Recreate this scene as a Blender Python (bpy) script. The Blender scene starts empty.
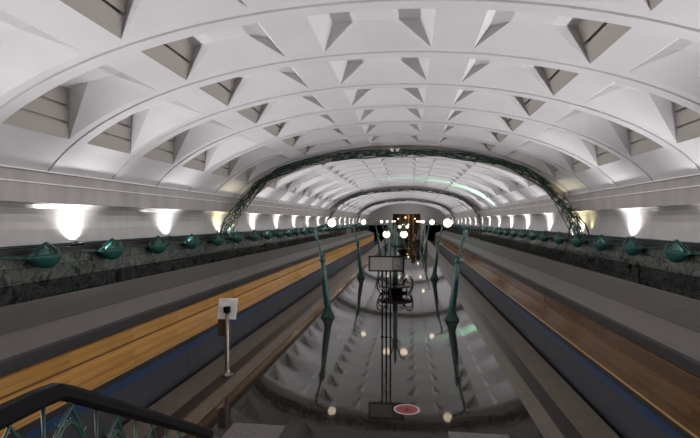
import bpy, bmesh, math, random
from mathutils import Vector, Matrix
random.seed(7)
S = bpy.context.scene
COL = S.collection
PI = math.pi

# ------------------------------------------------------------------ helpers
def mat(name, color, rough=0.5, metal=0.0, emit=None, estr=0.0, spec=0.5):
    m = bpy.data.materials.new(name); m.use_nodes = True
    b = m.node_tree.nodes['Principled BSDF']
    b.inputs['Base Color'].default_value = (*color, 1)
    b.inputs['Roughness'].default_value = rough
    b.inputs['Metallic'].default_value = metal
    b.inputs['Specular IOR Level'].default_value = spec
    if emit:
        b.inputs['Emission Color'].default_value = (*emit, 1)
        b.inputs['Emission Strength'].default_value = estr
    return m

def noise_color(m, c1, c2, scale=(1, 1, 1), nscale=3.0, detail=4.0, lo=0.35, hi=0.65, sock='Base Color', rough=None):
    """mix two colours by an object-space noise"""
    nt = m.node_tree; b = nt.nodes['Principled BSDF']
    tc = nt.nodes.new('ShaderNodeTexCoord'); mp = nt.nodes.new('ShaderNodeMapping')
    mp.inputs['Scale'].default_value = scale
    nz = nt.nodes.new('ShaderNodeTexNoise'); nz.inputs['Scale'].default_value = nscale; nz.inputs['Detail'].default_value = detail
    cr = nt.nodes.new('ShaderNodeValToRGB')
    cr.color_ramp.elements[0].position = lo; cr.color_ramp.elements[0].color = (*c1, 1)
    cr.color_ramp.elements[1].position = hi; cr.color_ramp.elements[1].color = (*c2, 1)
    nt.links.new(tc.outputs['Object'], mp.inputs['Vector']); nt.links.new(mp.outputs['Vector'], nz.inputs['Vector'])
    nt.links.new(nz.outputs['Fac'], cr.inputs['Fac']); nt.links.new(cr.outputs['Color'], b.inputs[sock])
    return mp, nz, cr

class MB:
    """collects faces (with material slots) and links them as one mesh"""
    def __init__(self): self.bm = bmesh.new()
    def face(self, pts, mi=0, smooth=False):
        try:
            f = self.bm.faces.new([self.bm.verts.new(p) for p in pts])
        except ValueError:
            return None
        f.material_index = mi; f.smooth = smooth
        return f
    def grid(self, rows, mi=0, smooth=False, close=False):
        """rows of points -> shared-vertex quads"""
        vs = [[self.bm.verts.new(p) for p in r] for r in rows]
        n = len(vs[0])
        for i in range(len(vs) - 1):
            for j in range(n if close else n - 1):
                k = (j + 1) % n
                f = self.bm.faces.new((vs[i][j], vs[i][k], vs[i + 1][k], vs[i + 1][j]))
                f.material_index = mi; f.smooth = smooth
        return vs
    def box(self, x0, x1, y0, y1, z0, z1, mi=0, M=None):
        P = [Vector((x, y, z)) for z in (z0, z1) for y in (y0, y1) for x in (x0, x1)]
        if M: P = [M @ p for p in P]
        v = [self.bm.verts.new(p) for p in P]
        for q in ((0, 2, 3, 1), (4, 5, 7, 6), (0, 1, 5, 4), (2, 6, 7, 3), (0, 4, 6, 2), (1, 3, 7, 5)):
            f = self.bm.faces.new([v[i] for i in q]); f.material_index = mi
    def tube(self, pts, r, n=8, mi=0, caps=True, smooth=True):
        pts = [Vector(p) for p in pts]
        if not hasattr(r, '__len__'): r = [r] * len(pts)
        rows = []; up = None
        for i, p in enumerate(pts):
            d = (pts[min(i + 1, len(pts) - 1)] - pts[max(i - 1, 0)]).normalized()
            if up is None:
                a = Vector((0, 0, 1)) if abs(d.z) < .9 else Vector((1, 0, 0))
                up = (a - d * a.dot(d)).normalized()
            else:
                up = (up - d * up.dot(d)).normalized()
            sd = d.cross(up)
            rows.append([p + (up * math.cos(2 * PI * k / n) + sd * math.sin(2 * PI * k / n)) * r[i] for k in range(n)])
        vs = self.grid(rows, mi, smooth, close=True)
        if caps:
            for e in (vs[0], vs[-1]):
                f = self.bm.faces.new(e); f.material_index = mi
    def lathe(self, prof, n=20, c=(0, 0, 0), mi=0, smooth=True, caps=True):
        """prof: (r, z) pairs round a vertical axis"""
        rows = [[(c[0] + r * math.cos(2 * PI * k / n), c[1] + r * math.sin(2 * PI * k / n), c[2] + z) for k in range(n)] for r, z in prof]
        vs = self.grid(rows, mi, smooth, close=True)
        if caps:
            for e in (vs[0], vs[-1]):
                f = self.bm.faces.new(e); f.material_index = mi
    def ball(self, c, r, sq=(1, 1, 1), mi=0, n=16, m=10, smooth=True):
        rows = []
        for i in range(m + 1):
            t = PI * (i / m); t = min(max(t, .02), PI - .02)
            rows.append([(c[0] + sq[0] * r * math.sin(t) * math.cos(2 * PI * k / n), c[1] + sq[1] * r * math.sin(t) * math.sin(2 * PI * k / n), c[2] + sq[2] * r * math.cos(t)) for k in range(n)])
        self.grid(rows, mi, smooth, close=True)
    def build(self, name, mats, parent=None, fix=True):
        me = bpy.data.meshes.new(name)
        if fix: bmesh.ops.recalc_face_normals(self.bm, faces=self.bm.faces)
        self.bm.to_mesh(me); self.bm.free()
        for m in (mats if isinstance(mats, (list, tuple)) else [mats]): me.materials.append(m)
        o = bpy.data.objects.new(name, me); COL.objects.link(o)
        if parent: o.parent = parent
        return o

def tag(o, label, cat, group=None, kind=None):
    o['label'] = label; o['category'] = cat
    if group: o['group'] = group
    if kind: o['kind'] = kind
    return o
def structure(o): o['kind'] = 'structure'; return o
def empty(name, loc, rz=0):
    o = bpy.data.objects.new(name, None); COL.objects.link(o)
    o.location = loc; o.rotation_euler = (0, 0, rz); o.empty_display_size = .1
    return o
KIDS = {}
def copy_tree(o, parent=None):
    c = o.copy(); COL.objects.link(c)
    if parent: c.parent = parent
    for ch in list(o.children): copy_tree(ch, c)
    return c
def smooth_path(pts, k=6):
    """Catmull-Rom"""
    P = [Vector(p) for p in pts]; P = [2 * P[0] - P[1]] + P + [2 * P[-1] - P[-2]]
    out = []
    for i in range(1, len(P) - 2):
        for j in range(k):
            t = j / k
            out.append(.5 * ((2 * P[i]) + (P[i + 1] - P[i - 1]) * t + (2 * P[i - 1] - 5 * P[i] + 4 * P[i + 1] - P[i + 2]) * t * t + (3 * P[i] - P[i - 1] - 3 * P[i + 1] + P[i + 2]) * t ** 3))
    out.append(P[-2]); return out
def lerp_list(r, k=6):
    out = []
    for i in range(len(r) - 1): out += [r[i] + (r[i + 1] - r[i]) * j / k for j in range(k)]
    return out + [r[-1]]
ORD = ('first second third fourth fifth sixth seventh eighth ninth tenth eleventh twelfth thirteenth fourteenth fifteenth sixteenth '
       'seventeenth eighteenth nineteenth twentieth').split() + ['twenty-' + w for w in 'first second third fourth fifth sixth seventh eighth ninth'.split()] + \
      ['thirtieth'] + ['thirty-' + w for w in 'first second third fourth fifth sixth seventh eighth ninth'.split()] + ['fortieth']

# ------------------------------------------------------------------ dimensions
CAMX, CAMH = 0.853, 4.0
YB, YE = -6.0, 122.5            # back and far end of the hall
Y0, BP = 10.0, 2.96             # first bay, bay length
ARCH_SLOTS = (6, 17, 28)
VA, VB, VZ = 10.37, 4.59, 8.56  # vault ellipse
XS = 9.82                       # springing
PLAT = 4.70

# ------------------------------------------------------------------ materials
M = {}
M['vault'] = mat('white_plaster', (.66, .65, .675), .6)
noise_color(M['vault'], (.645, .635, .66), (.68, .67, .695), nscale=.8)
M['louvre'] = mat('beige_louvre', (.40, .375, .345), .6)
M['rib'] = mat('tan_rib_plaster', (.36, .32, .30), .5)
M['cornice'] = mat('pearl_cornice', (.36, .34, .33), .36, .2)
noise_color(M['cornice'], (.33, .31, .305), (.40, .378, .37), scale=(1, .35, .05), nscale=5, detail=4)
M['cove'] = mat('satin_cove_panel', (.58, .56, .56), .30, .3)
noise_color(M['cove'], (.44, .425, .425), (.50, .485, .485), scale=(1, .4, .05), nscale=5, detail=4)
M['lip'] = mat('white_metal_lip', (.80, .78, .78), .3)
M['gap'] = mat('dark_ledge', (.018, .013, .012), .6)
M['green'] = mat('green_painted_metal', (.010, .075, .062), .42)
M['dgreen'] = mat('dark_green_iron', (.005, .040, .027), .42)
M['black'] = mat('black_painted_metal', (.004, .0035, .004), .6, spec=.12)
M['chrome'] = mat('brushed_steel', (.30, .28, .26), .35, 1.0)
M['white'] = mat('white_panel', (.75, .73, .70), .4)
M['globe'] = mat('opal_glass_lit', (.9, .88, .8), .3, emit=(1.0, .80, .54), estr=2.4)
M['strip'] = mat('light_granite', (.22, .195, .165), .36)
noise_color(M['strip'], (.125, .104, .080), (.17, .142, .108), scale=(3, 1, 1), nscale=2.5, detail=6)
M['dstrip'] = mat('dark_granite_strip', (.018, .014, .012), .3)
M['concrete'] = mat('track_concrete', (.03, .028, .026), .9)
M['pit'] = mat('tunnel_black', (.01, .009, .009), .9)
M['slab'] = mat('grey_stone_slab', (.15, .135, .125), .35)
noise_color(M['slab'], (.12, .11, .10), (.18, .165, .15), nscale=12, detail=6)

# polished floor, square slabs
def floor_material():
    m = mat('polished_dark_granite', (.05, .045, .04), .04, spec=.5)
    nt = m.node_tree; b = nt.nodes['Principled BSDF']; L = nt.links.new
    tc = nt.nodes.new('ShaderNodeTexCoord')
    br = nt.nodes.new('ShaderNodeTexBrick'); br.offset = 0.0
    br.inputs['Scale'].default_value = 1.0; br.inputs['Brick Width'].default_value = .8; br.inputs['Row Height'].default_value = .8
    br.inputs['Mortar Size'].default_value = .006; br.inputs['Bias'].default_value = 0
    br.inputs['Color1'].default_value = (.022, .018, .015, 1); br.inputs['Color2'].default_value = (.032, .026, .022, 1); br.inputs['Mortar'].default_value = (.05, .044, .038, 1)
    nz = nt.nodes.new('ShaderNodeTexNoise'); nz.inputs['Scale'].default_value = 14; nz.inputs['Detail'].default_value = 8
    mx = nt.nodes.new('ShaderNodeMixRGB'); mx.blend_type = 'MULTIPLY'; mx.inputs['Fac'].default_value = .6
    L(tc.outputs['Object'], br.inputs['Vector']); L(tc.outputs['Object'], nz.inputs['Vector'])
    L(br.outputs['Color'], mx.inputs['Color1']); L(nz.outputs['Fac'], mx.inputs['Color2']); 
    sc = nt.nodes.new('ShaderNodeMixRGB'); sc.blend_type = 'MULTIPLY'; sc.inputs['Fac'].default_value = 1; sc.inputs['Color2'].default_value = (1.5, 1.5, 1.5, 1)
    L(mx.outputs['Color'], sc.inputs['Color1']); L(sc.outputs['Color'], b.inputs['Base Color'])
    b.inputs['Specular Tint'].default_value = (.60, .56, .53, 1)
    # slabs are laid with minutely different tilt: soft waviness of the reflection
    nb = nt.nodes.new('ShaderNodeTexNoise'); nb.inputs['Scale'].default_value = 2.2; nb.inputs['Detail'].default_value = 2
    bp = nt.nodes.new('ShaderNodeBump'); bp.inputs['Strength'].default_value = .016; bp.inputs['Distance'].default_value = .05
    L(tc.outputs['Object'], nb.inputs['Vector']); L(nb.outputs['Fac'], bp.inputs['Height']); L(bp.outputs['Normal'], b.inputs['Normal'])
    return m
M['floor'] = floor_material()

def marble_material():
    m = mat('green_black_marble', (.03, .036, .032), .05)
    nt = m.node_tree; b = nt.nodes['Principled BSDF']; L = nt.links.new
    tc = nt.nodes.new('ShaderNodeTexCoord')
    nz = nt.nodes.new('ShaderNodeTexNoise'); nz.inputs['Scale'].default_value = 2.6; nz.inputs['Detail'].default_value = 13; nz.inputs['Distortion'].default_value = .6
    cr = nt.nodes.new('ShaderNodeValToRGB'); e = cr.color_ramp.elements
    e[0].position = .36; e[0].color = (.034, .040, .036, 1); e[1].position = .62; e[1].color = (.10, .112, .103, 1)
    a = e.new(.5); a.color = (.13, .145, .133, 1)
    a = e.new(.56); a.color = (.055, .063, .058, 1)
    sep = nt.nodes.new('ShaderNodeSeparateXYZ'); cmb = nt.nodes.new('ShaderNodeCombineXYZ')
    L(tc.outputs['Object'], sep.inputs[0]); L(sep.outputs['Y'], cmb.inputs['X']); L(sep.outputs['Z'], cmb.inputs['Y'])
    br = nt.nodes.new('ShaderNodeTexBrick'); br.inputs['Scale'].default_value = 1; br.inputs['Brick Width'].default_value = 1.5; br.inputs['Row Height'].default_value = .45
    br.inputs['Mortar Size'].default_value = .008
    br.inputs['Color1'].default_value = (.75, .75, .75, 1); br.inputs['Color2'].default_value = (1.1, 1.1, 1.1, 1); br.inputs['Mortar'].default_value = (.25, .25, .25, 1)
    mx = nt.nodes.new('ShaderNodeMixRGB'); mx.blend_type = 'MULTIPLY'; mx.inputs['Fac'].default_value = 1
    L(tc.outputs['Object'], nz.inputs['Vector']); L(nz.outputs['Fac'], cr.inputs['Fac']); L(cmb.outputs[0], br.inputs['Vector'])
    L(cr.outputs['Color'], mx.inputs['Color1']); L(br.outputs['Color'], mx.inputs['Color2']); L(mx.outputs['Color'], b.inputs['Base Color'])
    return m
M['marble'] = marble_material()

# ------------------------------------------------------------------ vault
def vz(x): return VZ - VB * (1 - math.sqrt(max(0, 1 - (x / VA) ** 2)))
def vframe(x):
    z = vz(x); n = Vector((x / VA ** 2, 0, (z - (VZ - VB)) / VB ** 2)).normalized()
    t = Vector((n.z, 0, -n.x))          # tangent towards +x
    return Vector((x, 0, z)), t, n
# openings: inner x, outer x, (b, D, a, Dm) at the outer edge, the same at the inner edge, louvre steps at the outer edge
COFFERS = [
    (-1.41, 1.41, (.33, .54, .98, .42), (.33, .54, .98, .42), 0, 1),
    (2.48, 5.31, (.65, .63, 1.30, .37), (.27, .38, .70, .38), 1, 1), (2.48, 5.31, (.65, .63, 1.30, .37), (.27, .38, .70, .38), 1, -1),
    (6.17, 8.87, (1.03, .85, 1.80, .38), (.17, .20, .34, .40), 2, 1), (6.17, 8.87, (1.03, .85, 1.80, .38), (.17, .20, .34, .40), 2, -1)]
EDGES = [-XS, -8.87, -6.17, -5.31, -2.48, -1.41, 1.41, 2.48, 5.31, 6.17, 8.87, XS]
def seg(a, b):
    n = max(2, int(abs(b - a) / .22)); return [a + (b - a) * i / n for i in range(n + 1)]
CLEN = 2.30
def coffer(mb, y0, xi, xo, out, inn, steps, sx):
    y1 = y0 + CLEN; yn = y1 - .45; yp = y1 - (.66 if xi < 0 else .86)
    xs = seg(xi, xo)
    def side(xe, sgn, prm):
        p, t, n = vframe(xe); b, D, a, Dm = prm
        def q(tt, dd): v = p + t * (sgn * tt) + n * dd; return (v.x, v.z)
        return q(0, 0), q(b, D), q(a, Dm), q
    Qo, No, Po, qo = side(xo, -1, out)
    Qi, Ni, Pi_, qi = side(xi, 1, inn)
    def V(xz, y): return (sx * xz[0], y, xz[1])
    prof = []
    for (Q, N, P, q, prm, st) in ((Qo, No, Po, qo, out, steps), (Qi, Ni, Pi_, qi, inn, 0)):
        b, D = prm[0], prm[1]
        ks = [i / (st + 1) for i in range(st + 2)]
        chain = [(q(0, 0), 0)]
        for i in range(st + 1):                       # slanting shelf, then a small undercut step
            k1 = ks[i + 1]
            if i < st:
                L_ = math.hypot(b, D); tx, tz = b / L_, D / L_; e_ = .035; g_ = .16
                for (u, w) in ((-e_, 0), (-e_, g_), (e_, g_), (e_, 0)):
                    chain.append((q(b * k1 + u * tx - w * tz, D * k1 + u * tz + w * tx), k1 + (-.03 if u < 0 else .03)))
            else: chain.append((q(b, D), 1))
        for (A, ka), (B, kb) in zip(chain[:-1], chain[1:]):
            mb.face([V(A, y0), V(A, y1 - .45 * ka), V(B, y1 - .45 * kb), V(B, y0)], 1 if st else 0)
        mb.face([V(N, y0), V(N, yn), V(P, yp), V(P, y0)])
        mb.face([V(Q, y1)] + [V(c, y1 - .45 * k) for c, k in chain[1:-1]] + [V(N, yn), V(P, yp)]) if st else mb.face([V(Q, y1), V(N, yn), V(P, yp)])
        prof.append([c for c, k in chain] + [P])
    n = len(xs)
    far = [(sx * x, y1, vz(x)) for x in xs]
    fold = [(Pi_[0] + (Po[0] - Pi_[0]) * i / (n - 1), Pi_[1] + (Po[1] - Pi_[1]) * i / (n - 1)) for i in range(n)]
    mb.grid([far, [V(f, yp) for f in fold]], 0, True)
    mb.face([V(Pi_, yp), V(Po, yp), V(Po, y0), V(Pi_, y0)])
    # closing wall behind the rib
    mb.face([(sx * x, y0, vz(x)) for x in xs] + [V(c, y0) for c in prof[0][1:]] + [V(c, y0) for c in reversed(prof[1][1:])])

ceil = MB()
allx = []
for a, b in zip(EDGES[:-1], EDGES[1:]): allx += seg(a, b)[:-1]
allx.append(XS)
def band(ya, yb, off=0.0, xs=allx):
    rows = []
    for y in (ya, yb):
        r = []
        for x in xs:
            p, t, n = vframe(x); p = p - n * off; r.append((p.x, y, p.z))
        rows.append(r)
    ceil.grid(rows, 0, True)
def riser(y, o1, o2):
    rows = []
    for o in (o1, o2):
        r = []
        for x in allx:
            p, t, n = vframe(x); p = p - n * o; r.append((p.x, y, p.z))
        rows.append(r)
    ceil.grid(rows, 0, True)
nfirst = -5; nlast = int((YE - Y0) / BP)
y = YB
for n in range(nfirst, nlast + 1):
    ys = Y0 + n * BP; ye = min(ys + BP, YE)
    if ys < YB: ys = YB if ye > YB else None
    if ys is None or ye <= ys: continue
    full = (Y0 + n * BP >= YB) and ys + BP <= YE + .01
    if n in ARCH_SLOTS or not full:
        band(ys, ye); continue
    for c in COFFERS: coffer(ceil, ys, *c)
    for a, b in ((-XS, -8.87), (-6.17, -5.31), (-2.48, -1.41), (1.41, 2.48), (5.31, 6.17), (8.87, XS)):
        band(ys, ys + CLEN, 0, seg(a, b))
    # rib between two bays: joint groove, and a lip standing a little proud
    g = ys + CLEN + .26
    band(ys + CLEN, g); riser(g, 0, -.05); band(g, g + .035, -.05); riser(g + .035, -.05, .035); band(g + .035, ye, .035); riser(ye, .035, 0)
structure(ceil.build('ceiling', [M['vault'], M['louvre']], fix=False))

# portal ribs
for i, sl in enumerate(ARCH_SLOTS):
    mb = MB(); ya = Y0 + sl * BP + .55; yb = ya + 1.25
    sect = [(ya, -.05), (ya, .34), (ya + .12, .40), (yb - .12, .40), (yb, .34), (yb, -.05)]
    rows = []
    for (yy, o) in sect:
        r = []
        for x in allx:
            p, t, n = vframe(x); p = p - n * o; r.append((p.x, yy, p.z))
        rows.append(r)
    mb.grid(rows, 0)
    structure(mb.build('trim_%d' % (i + 1), M['rib']))

# ------------------------------------------------------------------ side walls
PROF = [((9.82, 5.47), 0), ((9.70, 5.47), 1), ((9.70, 5.43), 0), ((9.77, 5.41), 0), ((9.77, 5.12), 1), ((9.70, 5.11), 1), ((9.70, 5.075), 0), ((9.74, 5.06), 0),
        ((9.74, 4.56), 0), ((9.72, 4.53), 0), ((9.95, 4.53), 2), ((10.05, 4.49), 2), ((10.13, 4.38), 2), ((10.18, 4.2), 2), ((10.20, 3.98), 2), ((10.19, 3.75), 2), ((10.15, 3.5), 2),
        ((10.10, 3.3), 3), ((10.10, 3.20), 3), ((9.80, 3.20), 3), ((9.80, 3.06), 4), ((9.70, 3.06), 4), ((9.70, -1.2), 4)]
for side, s in (('left', -1), ('right', 1)):
    mb = MB()
    for (a, mi), (b, _) in zip(PROF[:-1], PROF[1:]):
        mb.grid([[(s * a[0], YB, a[1]), (s * a[0], YE, a[1])], [(s * b[0], YB, b[1]), (s * b[0], YE, b[1])]], mi)
    structure(mb.build('wall_' + side, [M['cornice'], M['lip'], M['cove'], M['gap'], M['marble']], fix=False))

# ------------------------------------------------------------------ floor and tracks
F1 = PLAT - .675; F2 = F1 - .34; F3 = F2 - .375
mb = MB()
mb.face([(-F3, YB, 0), (F3, YB, 0), (F3, YE, 0), (-F3, YE, 0)], 0)
for s in (-1, 1):
    for a, b, mi in ((F3, F2, 1), (F2, F1, 2), (F1, PLAT, 1)):
        mb.face([(s * a, YB, 0), (s * b, YB, 0), (s * b, YE, 0), (s * a, YE, 0)], mi)
    mb.face([(s * PLAT, YB, 0), (s * PLAT, YE, 0), (s * PLAT, YE, -1.2), (s * PLAT, YB, -1.2)], 2)
    mb.face([(s * PLAT, YB, -1.2), (s * PLAT, YE, -1.2), (s * 9.7, YE, -1.2), (s * 9.7, YB, -1.2)], 3)
structure(mb.build('floor', [M['floor'], M['strip'], M['dstrip'], M['concrete']], fix=False))

# ------------------------------------------------------------------ end walls
M['bronze'] = mat('bronze_panelling', (.075, .042, .016), .4, .3)
M['gold'] = mat('gilded_strip', (.50, .30, .10), .35, .7)
M['endwall'] = mat('grey_end_wall', (.45, .44, .44), .5)
mb = MB()
def endrect(x0, x1, z0, z1, mi=0): mb.face([(x0, YE, z0), (x1, YE, z0), (x1, YE, z1), (x0, YE, z1)], mi)
for s in (-1, 1):
    endrect(s * 3.6, s * 4.9, -1.2, 5.6); endrect(s * 4.9, s * 10.3, 2.95, 5.6); endrect(s * 10.0, s * 10.3, -1.2, 2.95)
endrect(-3.6, 3.6, 5.85, 8.6); endrect(-10.3, -3.6, 5.6, 8.6); endrect(3.6, 10.3, 5.6, 8.6)
structure(mb.build('wall_end', M['endwall'], fix=False))
for k, s in enumerate((-1, 1)):
    mb = MB(); a, b = s * 4.9, s * 10.0
    P = [(a, -1.2), (b, -1.2), (b, 2.95), (a, 2.95)]
    for (p, q) in zip(P, P[1:] + P[:1]): mb.face([(p[0], YE, p[1]), (q[0], YE, q[1]), (q[0], YE + 25, q[1]), (p[0], YE + 25, p[1])])
    mb.face([(p[0], YE + 25, p[1]) for p in P])
    structure(mb.build('wall_tunnel_' + ('left', 'right')[k], M['pit'], fix=False))
mb = MB(); D = 4.0
P = [(-3.6, 0), (3.6, 0), (3.6, 5.85), (-3.6, 5.85)]
for (p, q) in zip(P, P[1:] + P[:1]): mb.face([(p[0], YE, p[1]), (q[0], YE, q[1]), (q[0], YE + D, q[1]), (p[0], YE + D, p[1])])
mb.face([(p[0], YE + D, p[1]) for p in P])
structure(mb.build('wall_vestibule', M['bronze'], fix=False))
for k, x in enumerate((-2.6, -.9, .9, 2.6)):
    r = empty('door_%d' % (k + 1), (x, YE + D - .1, 0)); structure(r)
    d = MB(); d.box(-.75, .75, -.05, .05, 0, 4.6); d.box(-.6, .6, -.09, -.05, .3, 2.2); d.box(-.6, .6, -.09, -.05, 2.5, 4.4)
    o = d.build('door_panel', M['bronze'], r)
    h = MB(); h.tube([(.62, -.14, .9), (.62, -.14, 1.4)], .03); h.build('door_handle', M['gold'], r)
for k, x in enumerate((-1.75, 0.6, 1.75)):
    d = MB(); d.box(x - .12, x + .12, YE + D - .35, YE + D - .12, 0, 5.8); structure(d.build('trim_%d' % (k + 4), M['gold']))
for (x, z, w) in ((-.3, 4.9, 'centre of'), (-2.2, 4.6, 'left side of'), (2.2, 4.6, 'right side of')):
    r = empty('pendant_lamp', (x, YE + 1.8, z)); tag(r, 'small bright pendant lamp at the %s the bronze doorway' % w, 'lamp', 'lamps in the doorway')
    d = MB(); d.ball((0, 0, 0), .18); d.build('globe', M['globe'], r)
    d = MB(); d.tube([(0, 0, .15), (0, 0, 5.85 - z)], .02); d.build('cord', M['black'], r)
mb = MB(); mb.face([(-10.3, YB, -1.2), (10.3, YB, -1.2), (10.3, YB, 8.7), (-10.3, YB, 8.7)])
structure(mb.build('wall_back', M['endwall'], fix=False))

# ------------------------------------------------------------------ metro trains
def gold_window(name, c1, c2, strength):
    m = mat(name, (.02, .015, .01), .12)
    nt = m.node_tree; b = nt.nodes['Principled BSDF']
    mp, nz, cr = noise_color(m, c1, c2, scale=(1, .10, 3.5), nscale=2.2, detail=4, lo=.3, hi=.7, sock='Emission Color')
    b.inputs['Emission Strength'].default_value = strength
    return m
M['winL'] = (gold_window('lit_train_window_bright', (.17, .075, .016), (.42, .21, .055), .62), gold_window('lit_train_vent_bright', (.13, .06, .014), (.36, .18, .045), .7))
M['winR'] = (gold_window('lit_train_window_dim', (.05, .022, .008), (.19, .088, .028), .34), gold_window('lit_train_vent_dim', (.035, .018, .009), (.14, .064, .025), .30))
M['body'] = mat('train_blue_grey', (.032, .034, .041), .4)
M['blue'] = mat('train_blue_stripe', (.010, .032, .085), .35)
M['dark'] = mat('train_black_band', (.010, .009, .009), .5)
M['brass'] = mat('train_brass_trim', (.55, .34, .13), .3, .7)
M['roofl'] = mat('train_roof_light', (.088, .077, .070), .5)
M['roofd'] = mat('train_roof_grooved', (.15, .138, .13), .6)
noise_color(M['roofd'], (.042, .035, .030), (.054, .045, .039), scale=(8, .05, 1), nscale=3)
def make_train(s, win, label):
    root = empty('metro_train', (s * (PLAT + .13 + 1.35), 0, -1.2)); tag(root, label, 'train', 'metro trains')
    Z = 1.2                                  # platform level in the train's own frame
    yA, yB = -5.6, 75.0; ncar = 4; L = (yB - yA) / ncar
    def ext(pts, y0, y1, mi, mb):            # strip along y of a half section, both halves
        for sg in (1, -1):
            mb.grid([[(sg * p[0], y0, p[1] + Z) for p in pts], [(sg * p[0], y1, p[1] + Z) for p in pts]], mi)
    protos = {}
    for c in range(ncar):
        y0 = yA + c * L + .008; y1 = yA + (c + 1) * L - .008
        mb = MB()
        ext([(1.20, -1.0), (1.30, -.9), (1.35, -.6), (1.35, .67)], y0, y1, 0, mb)
        ext([(1.35, .67), (1.35, .83)], y0, y1, 1, mb)
        ext([(1.35, .83), (1.35, .955)], y0, y1, 2, mb)
        ext([(1.325, .955), (1.325, 1.82)], y0, y1, 2, mb)
        ext([(1.35, .955), (1.325, .955)], y0, y1, 2, mb)
        ext([(1.325, 1.82), (1.35, 1.83), (1.35, 2.0), (1.33, 2.045)], y0, y1, 2, mb)
        for yy in (y0, y1):
            for sg in (1, -1):
                mb.face([(0, yy, Z - 1.0), (sg * 1.2, yy, Z - 1.0), (sg * 1.35, yy, Z - .6), (sg * 1.35, yy, Z + 2.0), (0, yy, Z + 2.3)], 2)
        body = mb.build('car_body', [M['body'], M['blue'], M['dark']], root, fix=False)
        rf = MB()
        ext([(1.33, 2.045), (1.24, 2.11), (1.1, 2.165), (.92, 2.215), (.82, 2.235)], y0, y1, 0, rf)
        pts = []
        k = 0; x = .82
        while x > .001:                       # grooves
            z = 2.235 + (2.46 - 2.235) * (1 - (x / .82) ** 1.9)
            pts.append((x, z + (.012 if k % 2 else 0))); x -= .041; k += 1
        pts.append((0, 2.46)); ext(pts, y0, y1, 1, rf)
        rf.build('roof', [M['roofl'], M['roofd']], root, fix=False)
        tr = MB(); ext([(1.352, .955), (1.375, .965), (1.375, .985), (1.352, .995)], y0, y1, 0, tr); tr.build('sill_trim', M['brass'], root, fix=False)
        # windows: lower pane, upper vent pane and the transom between, eleven to a side; the platform side is built
        nw = 11; W = (y1 - y0) / nw
        for w in range(nw):
            ya = y0 + w * W; yb = ya + W
            yc = (ya + yb) / 2
            if 'win' not in protos:
                f = MB(); h = (yb - ya) / 2
                f.box(-.012, .012, -h, h, 0, .035); f.box(-.012, .012, -h, h, .53, .565); f.box(-.012, .012, -h, h, .82, .85)
                fo = f.build('window_frame', M['winframe'], root)
                p = MB(); p.box(-.004, .004, -h, h, .035, .53); p.build('lower_pane', win[0], fo)
                p = MB(); p.box(-.004, .004, -h, h, .565, .82); p.build('vent_pane', win[1], fo)
                protos['win'] = fo; fo.location = (-s * 1.34, yc, Z + .965)
            else:
                fo = copy_tree(protos['win'], root); fo.location = (-s * 1.34, yc, Z + .965)
        for w in range(4):                    # sliding doors below the window line
            yc = y0 + L * (w + .5) / 4
            if 'door' not in protos:
                d = MB(); d.box(-.012, .012, -.66, -.006, 0, .60); d.box(-.012, .012, .006, .66, 0, .60)
                do = d.build('door', M['body'], root); protos['door'] = do
            else: do = copy_tree(protos['door'], root)
            do.location = (-s * 1.342, yc, Z + .05)
        if c < ncar - 1:
            g = MB(); g.box(-1.2, 1.2, y1 - .004, y1 + .02, Z - .8, Z + 2.1); g.build('gangway_bellows', M['dark'], root)
    # wheels on the rails
    for c in range(ncar):
        for dy in (.18, .82):
            wy = yA + (c + dy) * L
            w_ = MB(); w_.box(-.9, .9, wy - 1.1, wy + 1.1, .25, .5)
            for ax in (-.7, .7):
                for sg in (-.76, .76): w_.tube([(sg - .06, wy + ax, .30), (sg + .06, wy + ax, .30)], .30, 16)
            w_.build('bogie', M['dark'], root)
    return root
M['winframe'] = mat('bronze_window_frame', (.16, .09, .03), .35, .5)
make_train(-1, M['winL'], 'metro train with bright amber windows at the left platform edge')
make_train(1, M['winR'], 'metro train with dim brown-gold windows at the right platform edge')

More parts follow.
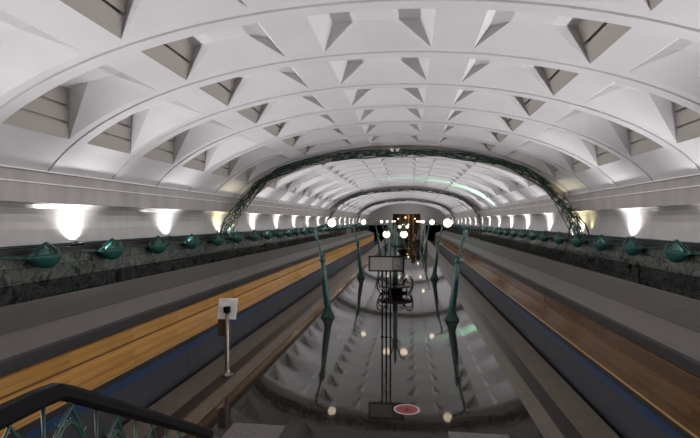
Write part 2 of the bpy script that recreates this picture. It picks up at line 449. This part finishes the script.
# ------------------------------------------------------------------ leaf sconces, pipe and uplights on the walls
def make_sconce(side):
    root = empty('leaf_sconce', (0, 0, 0))
    # bud: pointed tail towards -y, round nose towards +y, hanging on the pipe (room side is +x)
    n = 14; rows = []; prof = [(-.62, .03, .02), (-.45, .09, .06), (-.25, .21, .20), (0, .30, .31), (.20, .31, .33), (.38, .25, .25), (.48, .13, .13), (.53, .03, .03)]
    prof = list(zip(*[lerp_list([p[i] for p in prof], 2) for i in range(3)]))
    for (yy, rx, rz) in prof:                                     # lower half shell
        rows.append([(rx * math.cos(t), yy, -rz * math.sin(t) + .10 * (1 - abs(yy) / .62) * abs(math.cos(t)) ** 3) for t in [PI * k / n for k in range(n + 1)]])
    b = MB(); b.grid(rows, 0, True)
    bowl = b.build('bowl', M['green'], root)
    sol = bowl.modifiers.new('shell', 'SOLIDIFY'); sol.thickness = .02
    r = MB()
    for sg in (1, -1): r.tube([(sg * p[1], p[0], .10 * (1 - abs(p[0]) / .62)) for p in prof], .016, 6)
    r.build('rim', M['green'], root)
    c = MB()
    apex = (-.02, .14, .42)
    for (yy, rx, rz) in (prof[4], prof[6], prof[9], prof[11]):
        for sg in (1, -1):
            c.tube(smooth_path([(sg * rx, yy, .10 * (1 - abs(yy) / .62)), (sg * rx * .72, yy * .8 + .03, .2), apex], 4), .013, 6)
    c.tube(smooth_path([(0, -.60, .02), (0, -.25, .20), apex, (0, .42, .2), (0, .53, .02)], 4), .018, 6)
    c.build('leaf_cage', M['green'], root)
    # two leaf plates closing the room side of the cage
    pl = MB()
    for (ya, yb) in ((-.42, .14), (.2, .47)):
        pl.grid([smooth_path([(.30 * (1 - abs(ya) / .7), ya, .05), (.29, (ya + yb) / 2, .09), (.30 * (1 - abs(yb) / .7), yb, .05)], 3),
                 smooth_path([(.20 * (1 - abs(ya) / .7), ya + .05, .14), (.14, (ya + yb) / 2 + .02, .33), (.20 * (1 - abs(yb) / .7), yb - .03, .22)], 3)], 0, True)
    po = pl.build('leaf_plate', M['green'], root); po.modifiers.new('t', 'SOLIDIFY').thickness = .01
    k = MB(); k.tube([(-.02, -.60, .02), (-.12, -.8, .03), (-.26, -1.05, .04)], [.024, .02, .016], 6); k.build('tail_stem', M['green'], root)
    k = MB(); k.tube([(-.2, .1, -.1), (-.34, .1, -.1)], .03, 8)
    k.build('bracket', M['green'], root)
    return root
SX, SZ = 9.36, 2.98
protos = make_sconce(1)
first = True
def flat_copy():
    c = bpy.data.objects.new('leaf_sconce', SMALL); COL.objects.link(c); return c
sm = MB(); sm.ball((0, 0, 0), .26, (1, 1.7, 1), n=10, m=6); sm.tube([(0, -.3, .05), (-.1, -1.0, .02)], [.1, .02], 6); sm.ball((0, .1, .15), .14, (1.1, 1.6, 1), n=8, m=6)
so = sm.build('leaf_sconce', M['green']); SMALL = so.data; bpy.data.objects.remove(so)
for side, s, ystart in (('left', -1, 11.9), ('right', 1, 16.1)):
    i = 0; yy = ystart
    while yy < YE - 3:
        if yy < 48:
            o = protos if first else copy_tree(protos); first = False
        else: o = flat_copy()
        o.location = (s * SX, yy, SZ)
        o.rotation_euler = (0, 0, 0); o.scale = (-s, 1, 1)
        o.scale = (1, 1, 1)
        if s > 0: o.scale = (-1, 1, 1)
        tag(o, 'green leaf-shaped sconce on the %s marble wall, %s from the stair end' % (side, ORD[i]), 'wall lamp', 'green leaf sconces on the %s wall' % side)
        i += 1; yy += BP
    p = MB(); p.tube([(s * 9.655, YB, 3.035), (s * 9.655, YE, 3.035)], .022, 8); 
    p.tube([(s * 9.85, YB, 3.27), (s * 9.85, YE, 3.27)], .03, 8)
    yq = YB + 1
    while yq < YE: p.box(s * 9.65 if s > 0 else s * 9.70, s * 9.70 if s > 0 else s * 9.65, yq - .03, yq + .03, 2.99, 3.05); yq += BP
    tag(p.build('pipe_rail', M['dgreen']), 'thin green pipe rail along the top of the %s marble wall' % side, 'rail')

def add_light(name, kind, loc, energy, color, aim=None, size=.1, spot=None, blend=.5):
    l = bpy.data.lights.new(name, kind); l.energy = energy; l.color = color
    if kind in ('SPOT', 'POINT'): l.shadow_soft_size = size
    if spot: l.spot_size = math.radians(spot); l.spot_blend = blend
    o = bpy.data.objects.new(name, l); COL.objects.link(o); o.location = loc
    if aim: o.rotation_euler = (Vector(aim) - Vector(loc)).to_track_quat('-Z', 'Y').to_euler()
    return o
UE = 1680.0; WE = 380.0
ub = MB(); ub.box(-.10, .10, -.16, .16, 0, .10); ub.tube([(0, -.12, .1), (0, .12, .1)], .04, 8)
uo = ub.build('uplight', M['black']); UM = uo.data; bpy.data.objects.remove(uo)
for side, s in (('left', -1), ('right', 1)):
    i = 0; yy = (14.05 if s < 0 else 15.0) - 3 * 2 * BP
    while yy < YE - 2:
        yellow = 23.5 < yy < 28; near_arch = any(-3.0 < yy - (Y0 + sl * BP) < 2.9 for sl in ARCH_SLOTS)
        c = (1.0, .97, .96)
        if yy > YB + 1:
            o = bpy.data.objects.new('uplight', UM); COL.objects.link(o); o.location = (s * 9.95, yy, 3.2)
            vis = yy > (12 if s < 0 else 17)
            where = ORD[i] + ' one past the stairs' if vis else ('behind the viewpoint' if yy < 0 else 'level with the stair landing' if yy < 5 else 'level with the foot of the stairs' if yy < 12 else 'just past the foot of the stairs')
            tag(o, 'small black uplight on the %s wall ledge, %s' % (side, where), 'uplight', 'uplights on the %s ledge' % side); i += 1 if vis else 0
            add_light('uplight_beam', 'SPOT', (s * 9.93, yy, 3.38), UE * (.25 if near_arch else 1), c, (s * -3.5, yy, 7.0), .12, 126, 1.0)
            add_light('wall_wash_beam', 'SPOT', (s * 9.84, yy, 3.32), WE * (.6 if yellow else 1), (1, .88, .55) if yellow else c, (s * 10.22, yy, 4.4), .05, 128, 1.0)
        yy += 2 * BP
for s in (-1, 1):       # yellow-green floods at the feet of the green arch
    for dy in (-1.4, 1.3):
        add_light('arch_flood', 'SPOT', (s * 9.88, 26.9 + dy, 3.38), 80, (1, .92, .45), (s * 10.1, 26.9 + dy, 4.3), .06, 90, 1)
# one green signal flood on the right, beyond the arch
g_ = add_light('green_flood', 'SPOT', (9.6, 50.3, 3.5), 2000, (.30, 1, .55), None, .08, 84, .5)
zax = (Vector((9.6, 50.3, 3.5)) - Vector((6.3, 50.3, 8.0))).normalized(); xax = Vector((0, 1, 0)); yax = zax.cross(xax)
g_.matrix_world = Matrix.Translation((9.6, 50.3, 3.5)) @ Matrix((xax, yax, zax)).transposed().to_4x4() @ Matrix.Diagonal((.5, 1, 1, 1))

# ------------------------------------------------------------------ green lattice arches
def arch_path(r, off, yo, ph):
    """point on the arch at parameter r in [-1,1]; off: distance inside the vault; yo: sideways"""
    x = 9.75 * math.sin(r * PI / 2) if abs(r) < 1 else 9.75 * r
    return x
def lattice_point(u, lat, out, y):
    """u in [-1,1] round the arch, lat: sideways in y, out: towards the room"""
    ang = u * math.radians(97)
    # super-ellipse through the feet on the ledge and just under the crown
    cx = math.sin(ang); cz = math.cos(ang)
    sx_ = math.copysign(abs(cx) ** .86, cx); a = 9.62; b = 5.02
    x = (a - out) * sx_; z = 3.12 + (b - out) * (max(cz, 0) ** .70 if cz > 0 else cz)
    foot = max(0, (abs(u) - .72) / .28)
    return Vector((x, y + lat * (1 + 2.2 * foot) - 3.2 * foot ** 1.2, max(z, 3.1)))
def make_lattice(yc, label, nst, nseg, grp):
    root = empty('lattice_arch', (0, yc, 3.1)); tag(root, label, 'arch', grp)
    rnd = random.Random(3)
    def loc(v): return v - Vector((0, yc, 3.1))
    for k in range(nst):
        st = MB(); ph = 2 * PI * k / nst; fr = 5 + (k % 3) * 2.0
        pts = [loc(lattice_point(-1 + 2 * i / nseg, (.47) * math.sin(ph + fr * PI * i / nseg) + .05 * math.sin(3 * i), .17 + .17 * math.cos(ph * 1.7 + fr * 1.3 * PI * i / nseg), yc)) for i in range(nseg + 1)]
        st.tube(pts, .024, 5)
        st.build('vine_stem', M['dgreen'], root)
    lf = MB()
    for i in range(int(nseg * 4.5)):
        u = rnd.uniform(-1, 1); p = loc(lattice_point(u, rnd.uniform(-.48, .48), rnd.uniform(-.02, .36), yc))
        q = loc(lattice_point(u + rnd.uniform(.02, .05) * rnd.choice((-1, 1)), rnd.uniform(-.5, .5), rnd.uniform(0, .34), yc))
        if i % 3: lf.tube([p, (p + q) / 2 + Vector((0, 0, .04)), q], [.022, .03, .015], 4)
        else:
            d = (q - p).normalized(); w = d.cross(Vector((rnd.uniform(-1, 1), rnd.uniform(-1, 1), rnd.uniform(-1, 1)))).normalized() * .08; l = d * .34
            lf.grid([[p, p + w + l * .4, p + l], [p + Vector((.01, .01, .01)), p - w + l * .4, p + l * 1.01]], 0)
    o = lf.build('twigs_and_leaves', M['dgreen'], root); o['kind'] = 'stuff'
    return root
ys_a = [Y0 + sl * BP - .25 for sl in ARCH_SLOTS]
a1 = make_lattice(ys_a[0], 'dark green vine lattice arch spanning the vault nearest the stairs', 10, 90, 'vine lattice arches')
make_lattice(ys_a[1], 'dark green vine lattice arch, second along the hall', 7, 60, 'vine lattice arches')
make_lattice(ys_a[2], 'dark green vine lattice arch, farthest down the hall', 6, 50, 'vine lattice arches')
r = empty('arch_emblem', (0, ys_a[0] - .72, 8.02)); tag(r, 'small pale winged emblem at the top of the nearest green arch', 'emblem')
for sg in (-1, 1):
    d = MB(); d.grid([[(sg * .04, 0, .10), (sg * .16, -.02, .14), (sg * .30, 0, .12)], [(sg * .02, 0, -.06), (sg * .13, -.02, -.05), (sg * .22, 0, -.03)]], 0)
    o = d.build('wing', M['lip'], r); o.modifiers.new('t', 'SOLIDIFY').thickness = .03
d = MB(); d.ball((0, 0, .0), .07, (1, .5, 1.2)); d.tube([(0, .03, .05), (0, .2, .12)], .02, 6); d.build('boss', M['dgreen'], r)

# ------------------------------------------------------------------ street lamps on the platform (lean towards +x, globe towards -x)
def make_lamp():
    root = empty('street_lamp', (0, 0, 0))
    b = MB(); b.lathe([(.30, 0), (.30, .03), (.27, .09), (.20, .22), (.16, .36), (.14, .5)], 12, smooth=False); b.build('base', M['green'], root)
    t = MB()
    path = smooth_path([(0, 0, .45), (.05, 0, .8), (.11, 0, 1.25), (.16, 0, 1.75), (.21, 0, 2.2), (.24, 0, 2.38)], 5)
    t.tube(path, lerp_list([.140, .142, .130, .112, .088, .076], 5), 12)
    for k in range(5):                                  # raised bark ribs winding up the trunk
        t.tube([p + Vector((math.cos(k * 1.257 + i * .05), math.sin(k * 1.257 + i * .05), 0)) * (.132 - .0022 * i) for i, p in enumerate(path)], .016, 5)
    t.build('trunk', M['green'], root)
    c = MB()
    c.lathe([(.075, -.16), (.12, -.06), (.135, .02), (.10, .1), (.05, .2)], 12, (.245, 0, 2.42))
    ring = [(.245 + .17 * math.cos(a), .17 * math.sin(a), 2.36 + .04 * math.cos(a)) for a in [2 * PI * k / 20 for k in range(21)]]
    c.tube(ring, .016, 6)
    for k in range(6):
        a = k * PI / 3; d = Vector((math.cos(a), math.sin(a), 0)); s_ = Vector((-d.y, d.x, 0)); p = Vector((.25, 0, 2.46)) + d * .07
        tip = p + d * .10 + Vector((0, 0, .20)); mid = p + d * .09 + Vector((0, 0, .08))
        c.grid([[p, mid + s_ * .045, tip], [p + Vector((0, 0, .001)), mid - s_ * .045, tip + Vector((0, 0, .001))]], 0)
    c.build('leaf_collar', M['green'], root)
    n = MB()
    n.tube(smooth_path([(.25, 0, 2.4), (.32, 0, 2.75), (.42, 0, 3.15), (.49, 0, 3.46), (.50, 0, 3.60), (.45, 0, 3.70), (.28, 0, 3.78), (.10, 0, 3.84), (-.02, 0, 3.87)], 5),
           lerp_list([.062, .056, .05, .046, .048, .046, .038, .032, .03], 5), 8)
    n.build('neck', M['green'], root)
    l = MB()
    l.tube(smooth_path([(.49, 0, 3.54), (.60, .02, 3.70), (.70, .02, 3.73), (.73, .02, 3.66), (.67, .02, 3.63)], 4), .02, 6)
    l.build('tendril', M['green'], root); l = MB()
    l.tube(smooth_path([(.42, 0, 3.16), (.52, 0, 3.28), (.55, 0, 3.36)], 4), [.02] * 8 + [.006], 6)
    l.build('tendril', M['green'], root)
    g = MB(); g.ball((-.17, 0, 3.92), .175, n=24, m=16); go = g.build('globe', M['globe'], root)
    k = MB(); k.tube([(-.17 + .18 * math.cos(a), .18 * math.sin(a), 3.935) for a in [-1.1 + 2.2 * i / 12 for i in range(13)]], .014, 6, caps=True)
    k.lathe([(.06, -.02), (.075, .05), (.03, .08)], 10, (-.06, 0, 4.06)); k.build('globe_band', M['green'], go)
    return root
lamp = make_lamp(); used = False
LY = [19.2, 32.6, 53.6, 67.0, 88.0, 101.5]
for side, s in (('left', -1), ('right', 1)):
    for i, yy in enumerate(LY):
        o = lamp if not used else copy_tree(lamp); used = True
        o.location = (s * 2.54, yy, 0); o.rotation_euler = (0, 0, 0 if s > 0 else PI)
        tag(o, 'green leaning street lamp with one globe, %s from the stairs in the %s row' % (ORD[i], side), 'street lamp', 'street lamps along the platform')

# ------------------------------------------------------------------ centre lamps standing in round benches
def make_centre_lamp():
    root = empty('street_lamp', (0, 0, 0))
    t = MB(); t.lathe([(.26, 0), (.26, .05), (.17, .2), (.15, .6), (.145, 1.4), (.13, 2.2), (.12, 2.5), (.15, 2.6), (.16, 2.7), (.11, 2.85), (.09, 3.2), (.075, 3.6), (.05, 3.85), (.01, 3.95)], 14)
    t.build('pole', M['green'], root)
    for sg in (-1, 1):
        a = MB(); a.tube(smooth_path([(0, 0, 2.7), (sg * .16, 0, 3.1), (sg * .30, 0, 3.5), (sg * .44, 0, 3.66), (sg * .50, 0, 3.56), (sg * .48, 0, 3.44)], 5), lerp_list([.05, .045, .04, .035, .03, .03], 5), 8)
        a.build('arm', M['green'], root)
        g = MB(); g.ball((sg * .48, 0, 3.26), .20, n=20, m=14); go = g.build('globe', M['globe'], root)
        k = MB(); k.lathe([(.09, .0), (.10, .05), (.03, .09)], 10, (sg * .48, 0, 3.42))
        for q in range(3):
            an = -PI / 2 + (q - 1) * .5
            k.tube([(sg * .48 + .207 * math.sin(b) * math.cos(an), .207 * math.sin(b) * math.sin(an), 3.26 + .207 * math.cos(b)) for b in [.3 + .28 * j for j in range(4)]], [.03, .024, .018, .006], 5)
        k.build('leaf_holder', M['dgreen'], go)
    l = MB()
    for q in range(6):
        an = q * PI / 3
        l.tube(smooth_path([(.1 * math.cos(an), .1 * math.sin(an), 2.5), (.26 * math.cos(an), .26 * math.sin(an), 2.75), (.22 * math.cos(an), .22 * math.sin(an), 3.05)], 4), lerp_list([.03, .03, .006], 4), 6)
    l.build('leaf_collar', M['green'], root)
    return root
def make_bench():
    root = empty('round_bench', (0, 0, 0))
    b = MB(); b.lathe([(.62, 0), (.62, .06), (.42, .1), (.40, .34), (.55, .38)], 28); b.lathe([(.30, .0), (.30, .38)], 20, caps=False); b.build('pedestal', M['black'], root)
    s_ = MB(); s_.lathe([(.32, .38), (.92, .38), (.96, .41), (.96, .44), (.92, .46), (.32, .46), (.32, .38)], 32, caps=False); s_.build('seat', M['woodseat'], root)
    for k in range(6):
        an = (k + .5) * PI / 3; d = Vector((math.cos(an), math.sin(an), 0)); h = MB()
        p = [d * .50 + Vector((0, 0, .46)), d * .62 + Vector((0, 0, .72)), d * .86 + Vector((0, 0, .86)), d * 1.08 + Vector((0, 0, .76)), d * 1.12 + Vector((0, 0, .5)), d * 1.02 + Vector((0, 0, .2)), d * .86 + Vector((0, 0, .015)), d * .72 + Vector((0, 0, .03)), d * .70 + Vector((0, 0, .14)), d * .78 + Vector((0, 0, .2))]
        h.tube(smooth_path(p, 5), .03, 6); h.build('armrest', M['black'], root)
    bk = MB(); ring = [(.46 * math.cos(a), .46 * math.sin(a), .85) for a in [2 * PI * k / 28 for k in range(29)]]
    bk.tube(ring, .02, 6)
    for k in range(14):
        a = 2 * PI * k / 14; bk.tube([(.40 * math.cos(a), .40 * math.sin(a), .46), (.46 * math.cos(a), .46 * math.sin(a), .85)], .012, 5)
    bk.build('back_rail', M['black'], root)
    return root
M['woodseat'] = mat('dark_wood_seat', (.03, .018, .012), .3)
noise_color(M['woodseat'], (.02, .012, .008), (.045, .027, .018), scale=(1, 8, 1), nscale=4)
cl = make_centre_lamp(); be = make_bench()
for i, yy in enumerate((26.0, 60.3, 94.6)):
    o = cl if i == 0 else copy_tree(cl); o.location = (.05, yy, 0)
    tag(o, 'green centre lamp post with two globes, %s from the stairs, inside a round bench' % ORD[i], 'street lamp', 'double lamps along the centre')
    o = be if i == 0 else copy_tree(be); o.location = (.05, yy, 0)
    tag(o, 'dark round bench with curled iron armrests, %s from the stairs' % ORD[i], 'bench', 'round benches along the centre')

# ------------------------------------------------------------------ sign boards
M['signglass'] = mat('grey_sign_panel', (.30, .29, .28), .25)
M['signdark'] = mat('dark_sign_panel', (.09, .09, .095), .3)
M['signtext'] = mat('pale_sign_lettering', (.4, .39, .37), .5)
def make_sign():
    root = empty('sign_board', (0, 0, 0))
    f = MB(); z0, z1, w = 2.26, 2.80, .61
    f.box(-w, w, -.04, .04, z0, z0 + .045); f.box(-w, w, -.04, .04, z1 - .045, z1); f.box(-w, -w + .045, -.04, .04, z0, z1); f.box(w - .045, w, -.04, .04, z0, z1)
    f.build('frame', M['black'], root)
    p = MB(); p.box(-w + .045, .20, -.018, .018, z0 + .045, z1 - .045); p.box(-.2, -.19, -.024, -.018, z0 + .05, z1 - .05, 1); p.build('panel', [M['signglass'], M['signdark']], root)
    p = MB(); p.box(.20, w - .045, -.018, .018, z0 + .045, z1 - .045); po = p.build('map_panel', M['signdark'], root); po['label'] = 'darker right-hand panel of small print'
    t = MB(); rn = random.Random(5)
    for k in range(9): t.box(.24, .24 + rn.uniform(.12, .27), -.022, -.018, z1 - .1 - k * .042, z1 - .088 - k * .042)
    t.build('small_print', M['signtext'], po)
    for x in (-.14, 0, .14):
        l = MB(); l.tube([(x, 0, 0), (x, 0, z0 + .02)], .028, 8); l.lathe([(.06, 0), (.06, .015), (.03, .03)], 10, (x, 0, 0)); l.build('leg', M['black'], root)
    return root
sg = make_sign(); sg.location = (.05, 16.1, 0); tag(sg, 'black-framed sign board on three thin legs in front of the nearest round bench', 'sign', 'sign boards along the centre')
s2 = copy_tree(sg); s2.location = (.05, 50.2, 0); tag(s2, 'black-framed sign board on thin legs farther along, before the second bench', 'sign', 'sign boards along the centre')

# ------------------------------------------------------------------ call post at the left platform edge
r = empty('mirror_post', (-3.86, 11.63, 0)); tag(r, 'steel post with white square panel standing at the left platform edge', 'post')
p = MB(); p.lathe([(.16, 0), (.16, .02), (.10, .035), (.075, .10), (.058, .16), (.058, .95), (.042, 1.0), (.042, 1.66)], 14); p.build('pole', M['chrome'], r)
p = MB(); Mx = Matrix.Translation((-.03, .10, 1.70)) @ Matrix.Rotation(math.radians(-14), 4, 'X'); p.box(-.25, .25, -.02, .02, -.27, .27, 0, Mx); p.build('panel', M['white'], r)
p = MB(); p.box(-.29, .0, .10, .24, .97, 1.44); p.build('box', mat('brown_metal_box', (.12, .085, .05), .3, .4), r)
p = MB(); p.box(-.07, .07, -.07, .06, 1.62, 1.77); p.tube([(0, -.06, 1.72), (0, .06, 1.72)], .05, 10); p.box(-.02, .02, 0, .16, 1.5, 1.54); p.build('clamp', M['black'], r)

# ------------------------------------------------------------------ floor sticker and slabs
r = empty('floor_sticker', (.79, 9.98, 0)); tag(r, 'red round floor sticker with a white rim before the stairs', 'sticker')
def disc(rad, z, m, name, rin=0):
    d = MB()
    d.lathe([(rin if rin else .001, z - .002), (rin if rin else .001, z), (rad, z), (rad, z - .002)], 40, caps=False, smooth=False); return d.build(name, m, r)
disc(.28, .003, mat('white_vinyl', (.62, .60, .57), .4), 'rim', .232)
disc(.235, .004, mat('red_vinyl', (.36, .035, .03), .4), 'disc')
d = MB(); d.box(-.03, .03, -.12, .04, .004, .005); d.box(-.10, .10, -.02, .01, .004, .005); d.lathe([(.001, .004), (.001, .005), (.045, .005), (.045, .004)], 16, (0, .09, 0), caps=False)
d.build('pictogram', mat('dark_vinyl', (.05, .02, .02), .4), r)
def floor_slab(n, x0, x1, y0, y1):
    d = MB(); d.box(x0, x1, y0, y1, -.01, .006); structure(d.build('trim_%d' % n, M['slab']))
floor_slab(11, -2.6, -1.55, 8.0, 8.88); floor_slab(12, 1.57, 2.68, 8.0, 9.02)

# ------------------------------------------------------------------ people at the far end
def skin(name, V, E, R, m, parent, sub=1):
    me = bpy.data.meshes.new(name); me.from_pydata(V, E, []); me.materials.append(m)
    o = bpy.data.objects.new(name, me); COL.objects.link(o); o.parent = parent
    sk = o.modifiers.new('skin', 'SKIN'); 
    for i, v in enumerate(me.skin_vertices[0].data):
        rr = R[i]; v.radius = rr if hasattr(rr, '__len__') else (rr, rr); v.use_root = (i == 0)
    sk.use_smooth_shade = True
    ss = o.modifiers.new('sub', 'SUBSURF'); ss.levels = sub; ss.render_levels = sub
    return o
M['skin'] = mat('skin', (.45, .26, .18), .5)
M['hair'] = mat('dark_hair', (.02, .013, .01), .5)
def person(x, y, rz, coat, legs, label, stride=.18, h=1.74, bag=False):
    root = empty('person', (x, y, 0), rz); tag(root, label, 'person', 'people on the platform'); k = h / 1.74
    def sc(l): return [(a * k, b * k, c * k) for a, b, c in l]
    V = sc([(0, 0, .95), (0, .01, 1.15), (0, .01, 1.36), (0, .02, 1.47), (0, .03, 1.54),
            (.10, 0, .90), (.10, stride, .50), (.10, stride * .7, .08), (.10, stride * .7 + .16, .03), (-.10, 0, .90), (-.10, -stride * .4, .50), (-.10, -stride, .09), (-.10, -stride + .16, .03),
            (.19, 0, 1.40), (.24, -.04, 1.13), (.25, .06, .88), (.25, .09, .80), (-.19, 0, 1.40), (-.24, -.02, 1.13), (-.25, .04, .88), (-.25, .07, .80)])
    E = [(0, 1), (1, 2), (2, 3), (3, 4), (0, 5), (5, 6), (6, 7), (7, 8), (0, 9), (9, 10), (10, 11), (11, 12), (2, 13), (13, 14), (14, 15), (15, 16), (2, 17), (17, 18), (18, 19), (19, 20)]
    R = [(.15, .11), (.13, .10), (.16, .11), .06, .055, .085, .06, .045, .04, .085, .06, .045, .04, .06, .045, .033, .03, .06, .045, .033, .03]
    skin('body', V, E, R, M['skin'], root)
    hd = MB(); hd.ball((0, .035 * k, 1.62 * k), .105 * k, (.85, 1, 1.12), n=16, m=12); hd.ball((0, .14 * k, 1.61 * k), .018, (1, 1, 1.4), n=8, m=6)
    for sg in (-1, 1): hd.ball((sg * .09 * k, .03 * k, 1.61 * k), .025, (.4, .8, 1.2), n=8, m=6); hd.ball((sg * .035, .125 * k, 1.635 * k), .012, n=8, m=6, mi=1)
    hd.box(-.025, .025, .128 * k, .136 * k, 1.565 * k, 1.572 * k, 1)
    hd.build('head', [M['skin'], M['hair']], root)
    hr = MB(); hr.ball((0, .01 * k, 1.655 * k), .105 * k, (.92, 1.0, .95), n=16, m=10); hr.build('hair', M['hair'], root)
    skin('coat', V[:4] + [V[13], V[14], V[15], V[17], V[18], V[19], tuple(c * k for c in (0, 0, .78))], [(0, 1), (1, 2), (2, 3), (2, 4), (4, 5), (5, 6), (2, 7), (7, 8), (8, 9), (0, 10)],
         [(.20, .14), (.18, .135), (.20, .14), .075, .08, .062, .05, .08, .062, .05, (.22, .15)], coat, root)
    skin('trousers', [V[0], V[5], V[6], V[7], V[9], V[10], V[11]], [(0, 1), (1, 2), (2, 3), (0, 4), (4, 5), (5, 6)], [.14, .10, .078, .065, .10, .078, .065], legs, root)
    for sg, a in ((1, 7), (-1, 11)):
        sh = MB(); sh.box(sg * .10 * k - .05, sg * .10 * k + .05, V[a][1] - .08, V[a][1] + .20, 0, .07); sh.build('shoe', M['black'], root)
    for sg, w in ((1, 16), (-1, 20)):         # fingers curled at the end of each hand
        c = Vector(V[w]); f = MB()
        for q in range(4): f.tube([c + Vector((0, .03 - .02 * q, 0)), c + Vector((-sg * .01, .03 - .02 * q, -.05)), c + Vector((-sg * .035, .028 - .02 * q, -.075 + .006 * abs(q - 1)))], .0095, 5)
        f.tube([c + Vector((-sg * .01, .04, .02)), c + Vector((-sg * .03, .06, -.02)), c + Vector((-sg * .035, .055, -.05))], .011, 5)
        f.build('fingers', M['skin'], root)
    if bag:
        b = MB(); b.box(-.33, -.22, -.10, .14, .62, .92); b.tube([(-.27, 0, .92), (-.2, 0, 1.2), (-.12, 0, 1.45)], .015, 5); b.build('bag', M['black'], root)
    return root
mc = {n: mat(n, c, .8) for n, c in (('brown_coat', (.06, .04, .028)), ('black_coat', (.012, .012, .013)), ('white_jacket', (.5, .47, .45)), ('dark_red_top', (.14, .02, .02)), ('grey_trousers', (.07, .075, .07)), ('dark_trousers', (.02, .02, .024)))}
person(1.30, 61.0, PI, mc['brown_coat'], mc['dark_trousers'], 'person in a brown coat walking towards the stairs')
person(2.00, 65.5, .2, mc['black_coat'], mc['dark_trousers'], 'person in black walking away beside the right lamp row', bag=False)
person(2.95, 62.0, PI - .3, mc['white_jacket'], mc['grey_trousers'], 'person in a white jacket and grey trousers near the right train')
person(1.75, 80.0, PI, mc['dark_red_top'], mc['dark_trousers'], 'distant person in a dark red top near the doorway')
person(-.9, 84.0, 0, mc['black_coat'], mc['dark_trousers'], 'distant person in black left of the centre line')

# ------------------------------------------------------------------ stair under the camera, with its two balustrades
LZ, LY_, SL = 2.4, 1.62, .575
mb = MB(); xa, xb = -.66, 2.52
mb.box(xa, xb, YB, LY_, LZ - .25, LZ); n = 16; rise = LZ / n; run = rise / SL
for k in range(n - 1):
    mb.box(xa, xb, LY_ + k * run, LY_ + (k + 1) * run, LZ - (k + 1) * rise - .22 if LZ - (k + 1) * rise > .22 else 0, LZ - (k + 1) * rise)
tag(mb.build('staircase', M['slab']), 'granite staircase descending from the viewpoint to the platform', 'stairs', kind='structure')
def rail_z(y): return LZ + .937 - max(0, y - 1.67) * SL
def balustrade(x, yend, side):
    root = empty('balustrade', (x, 0, 0)); tag(root, 'black handrail over green wrought-iron scrolls on the %s of the stairs' % side, 'railing', 'stair balustrades')
    h = MB()
    path = [(0, -2.0, rail_z(0)), (0, .5, rail_z(0)), (0, 1.58, rail_z(0)), (0, 1.67, rail_z(0) - .006), (0, 1.76, rail_z(1.76))] + [(0, 1.76 + (yend - 1.76) * i / 6, rail_z(1.76 + (yend - 1.76) * i / 6)) for i in range(1, 7)]
    w, t = .036, .034                       # rounded-rectangle section
    sec = [(w, -t * .5), (w, t * .5), (w * .6, t), (-w * .6, t), (-w, t * .5), (-w, -t * .5), (-w * .6, -t), (w * .6, -t)]
    rows = [[(p[0] + a, p[1], p[2] + b) for a, b in sec] for p in path]
    vs = h.grid(rows, 0, False, close=True); h.bm.faces.new(vs[0]); h.bm.faces.new(vs[-1])
    h.build('handrail', M['black'], root)
    nw = MB(); nw.box(-.03, .03, yend - .06, yend, rail_z(yend) - .98, rail_z(yend) + .02); nw.build('newel', M['black'], root)
    b = MB(); pp = [(0, y_, rail_z(y_) - .88) for y_ in (-2.0, 0, 1.6, 1.7, yend)]; b.tube(pp, .018, 6); b.build('bottom_bar', M['dgreen'], root)
    y_ = -1.7; step = .30
    while y_ < yend - .06:
        s_ = MB()
        def P(dy, dz): return (0, y_ + dy, min(rail_z(y_ + dy) - .035, rail_z(y_ + dy) - .88 + dz))
        s_.tube([P(0, 0), P(0, .45), P(.005, .70), P(.0, .84)], [.009, .008, .007, .008], 6)
        for sg in (-1, 1):
            s_.tube(smooth_path([P(0, .34), P(sg * .03, .56), P(sg * .08, .72), P(sg * .13, .80), P(sg * .15, .83), P(sg * .16, .845)], 5), lerp_list([.008, .008, .0075, .007, .006, .004], 5), 6)
            s_.tube(smooth_path([P(0, .30), P(sg * .07, .66), P(sg * .155, .765), P(sg * .24, .70), P(sg * .285, .50)], 5), lerp_list([.0075, .007, .007, .006, .004], 5), 6)
            for q in range(4):               # little leaf tips on the outer scroll
                a = P(sg * (.09 + .045 * q), (.70, .75, .76, .73)[q]); s_.tube([a, (a[0], a[1] + sg * .015, a[2] + .028)], [.005, .002], 5)
        s_.build('scroll', M['dgreen'], root)
        y_ += step
    return root
balustrade(-.52, 3.06, 'left'); balustrade(2.37, 4.6, 'right')

# ------------------------------------------------------------------ world, camera, view
w = bpy.data.worlds.new('World'); S.world = w; w.use_nodes = True
w.node_tree.nodes['Background'].inputs['Color'].default_value = (.02, .02, .022, 1)
cam = bpy.data.cameras.new('Camera'); co = bpy.data.objects.new('Camera', cam); COL.objects.link(co)
cam.sensor_width = 36; cam.lens = 24.0; cam.shift_y = 2 / 700; cam.clip_start = .05; cam.clip_end = 400
co.location = (CAMX, 0, CAMH); co.rotation_euler = (PI / 2, 0, math.radians(7.3))
S.camera = co
add_light('vestibule_light', 'POINT', (0, YE + 1.5, 5.0), 60, (1, .7, .35), size=.2)
v = S.view_settings; v.view_transform = 'Standard'; v.look = 'None'; v.exposure = 0.0; v.gamma = 1.0; v.use_curve_mapping = False
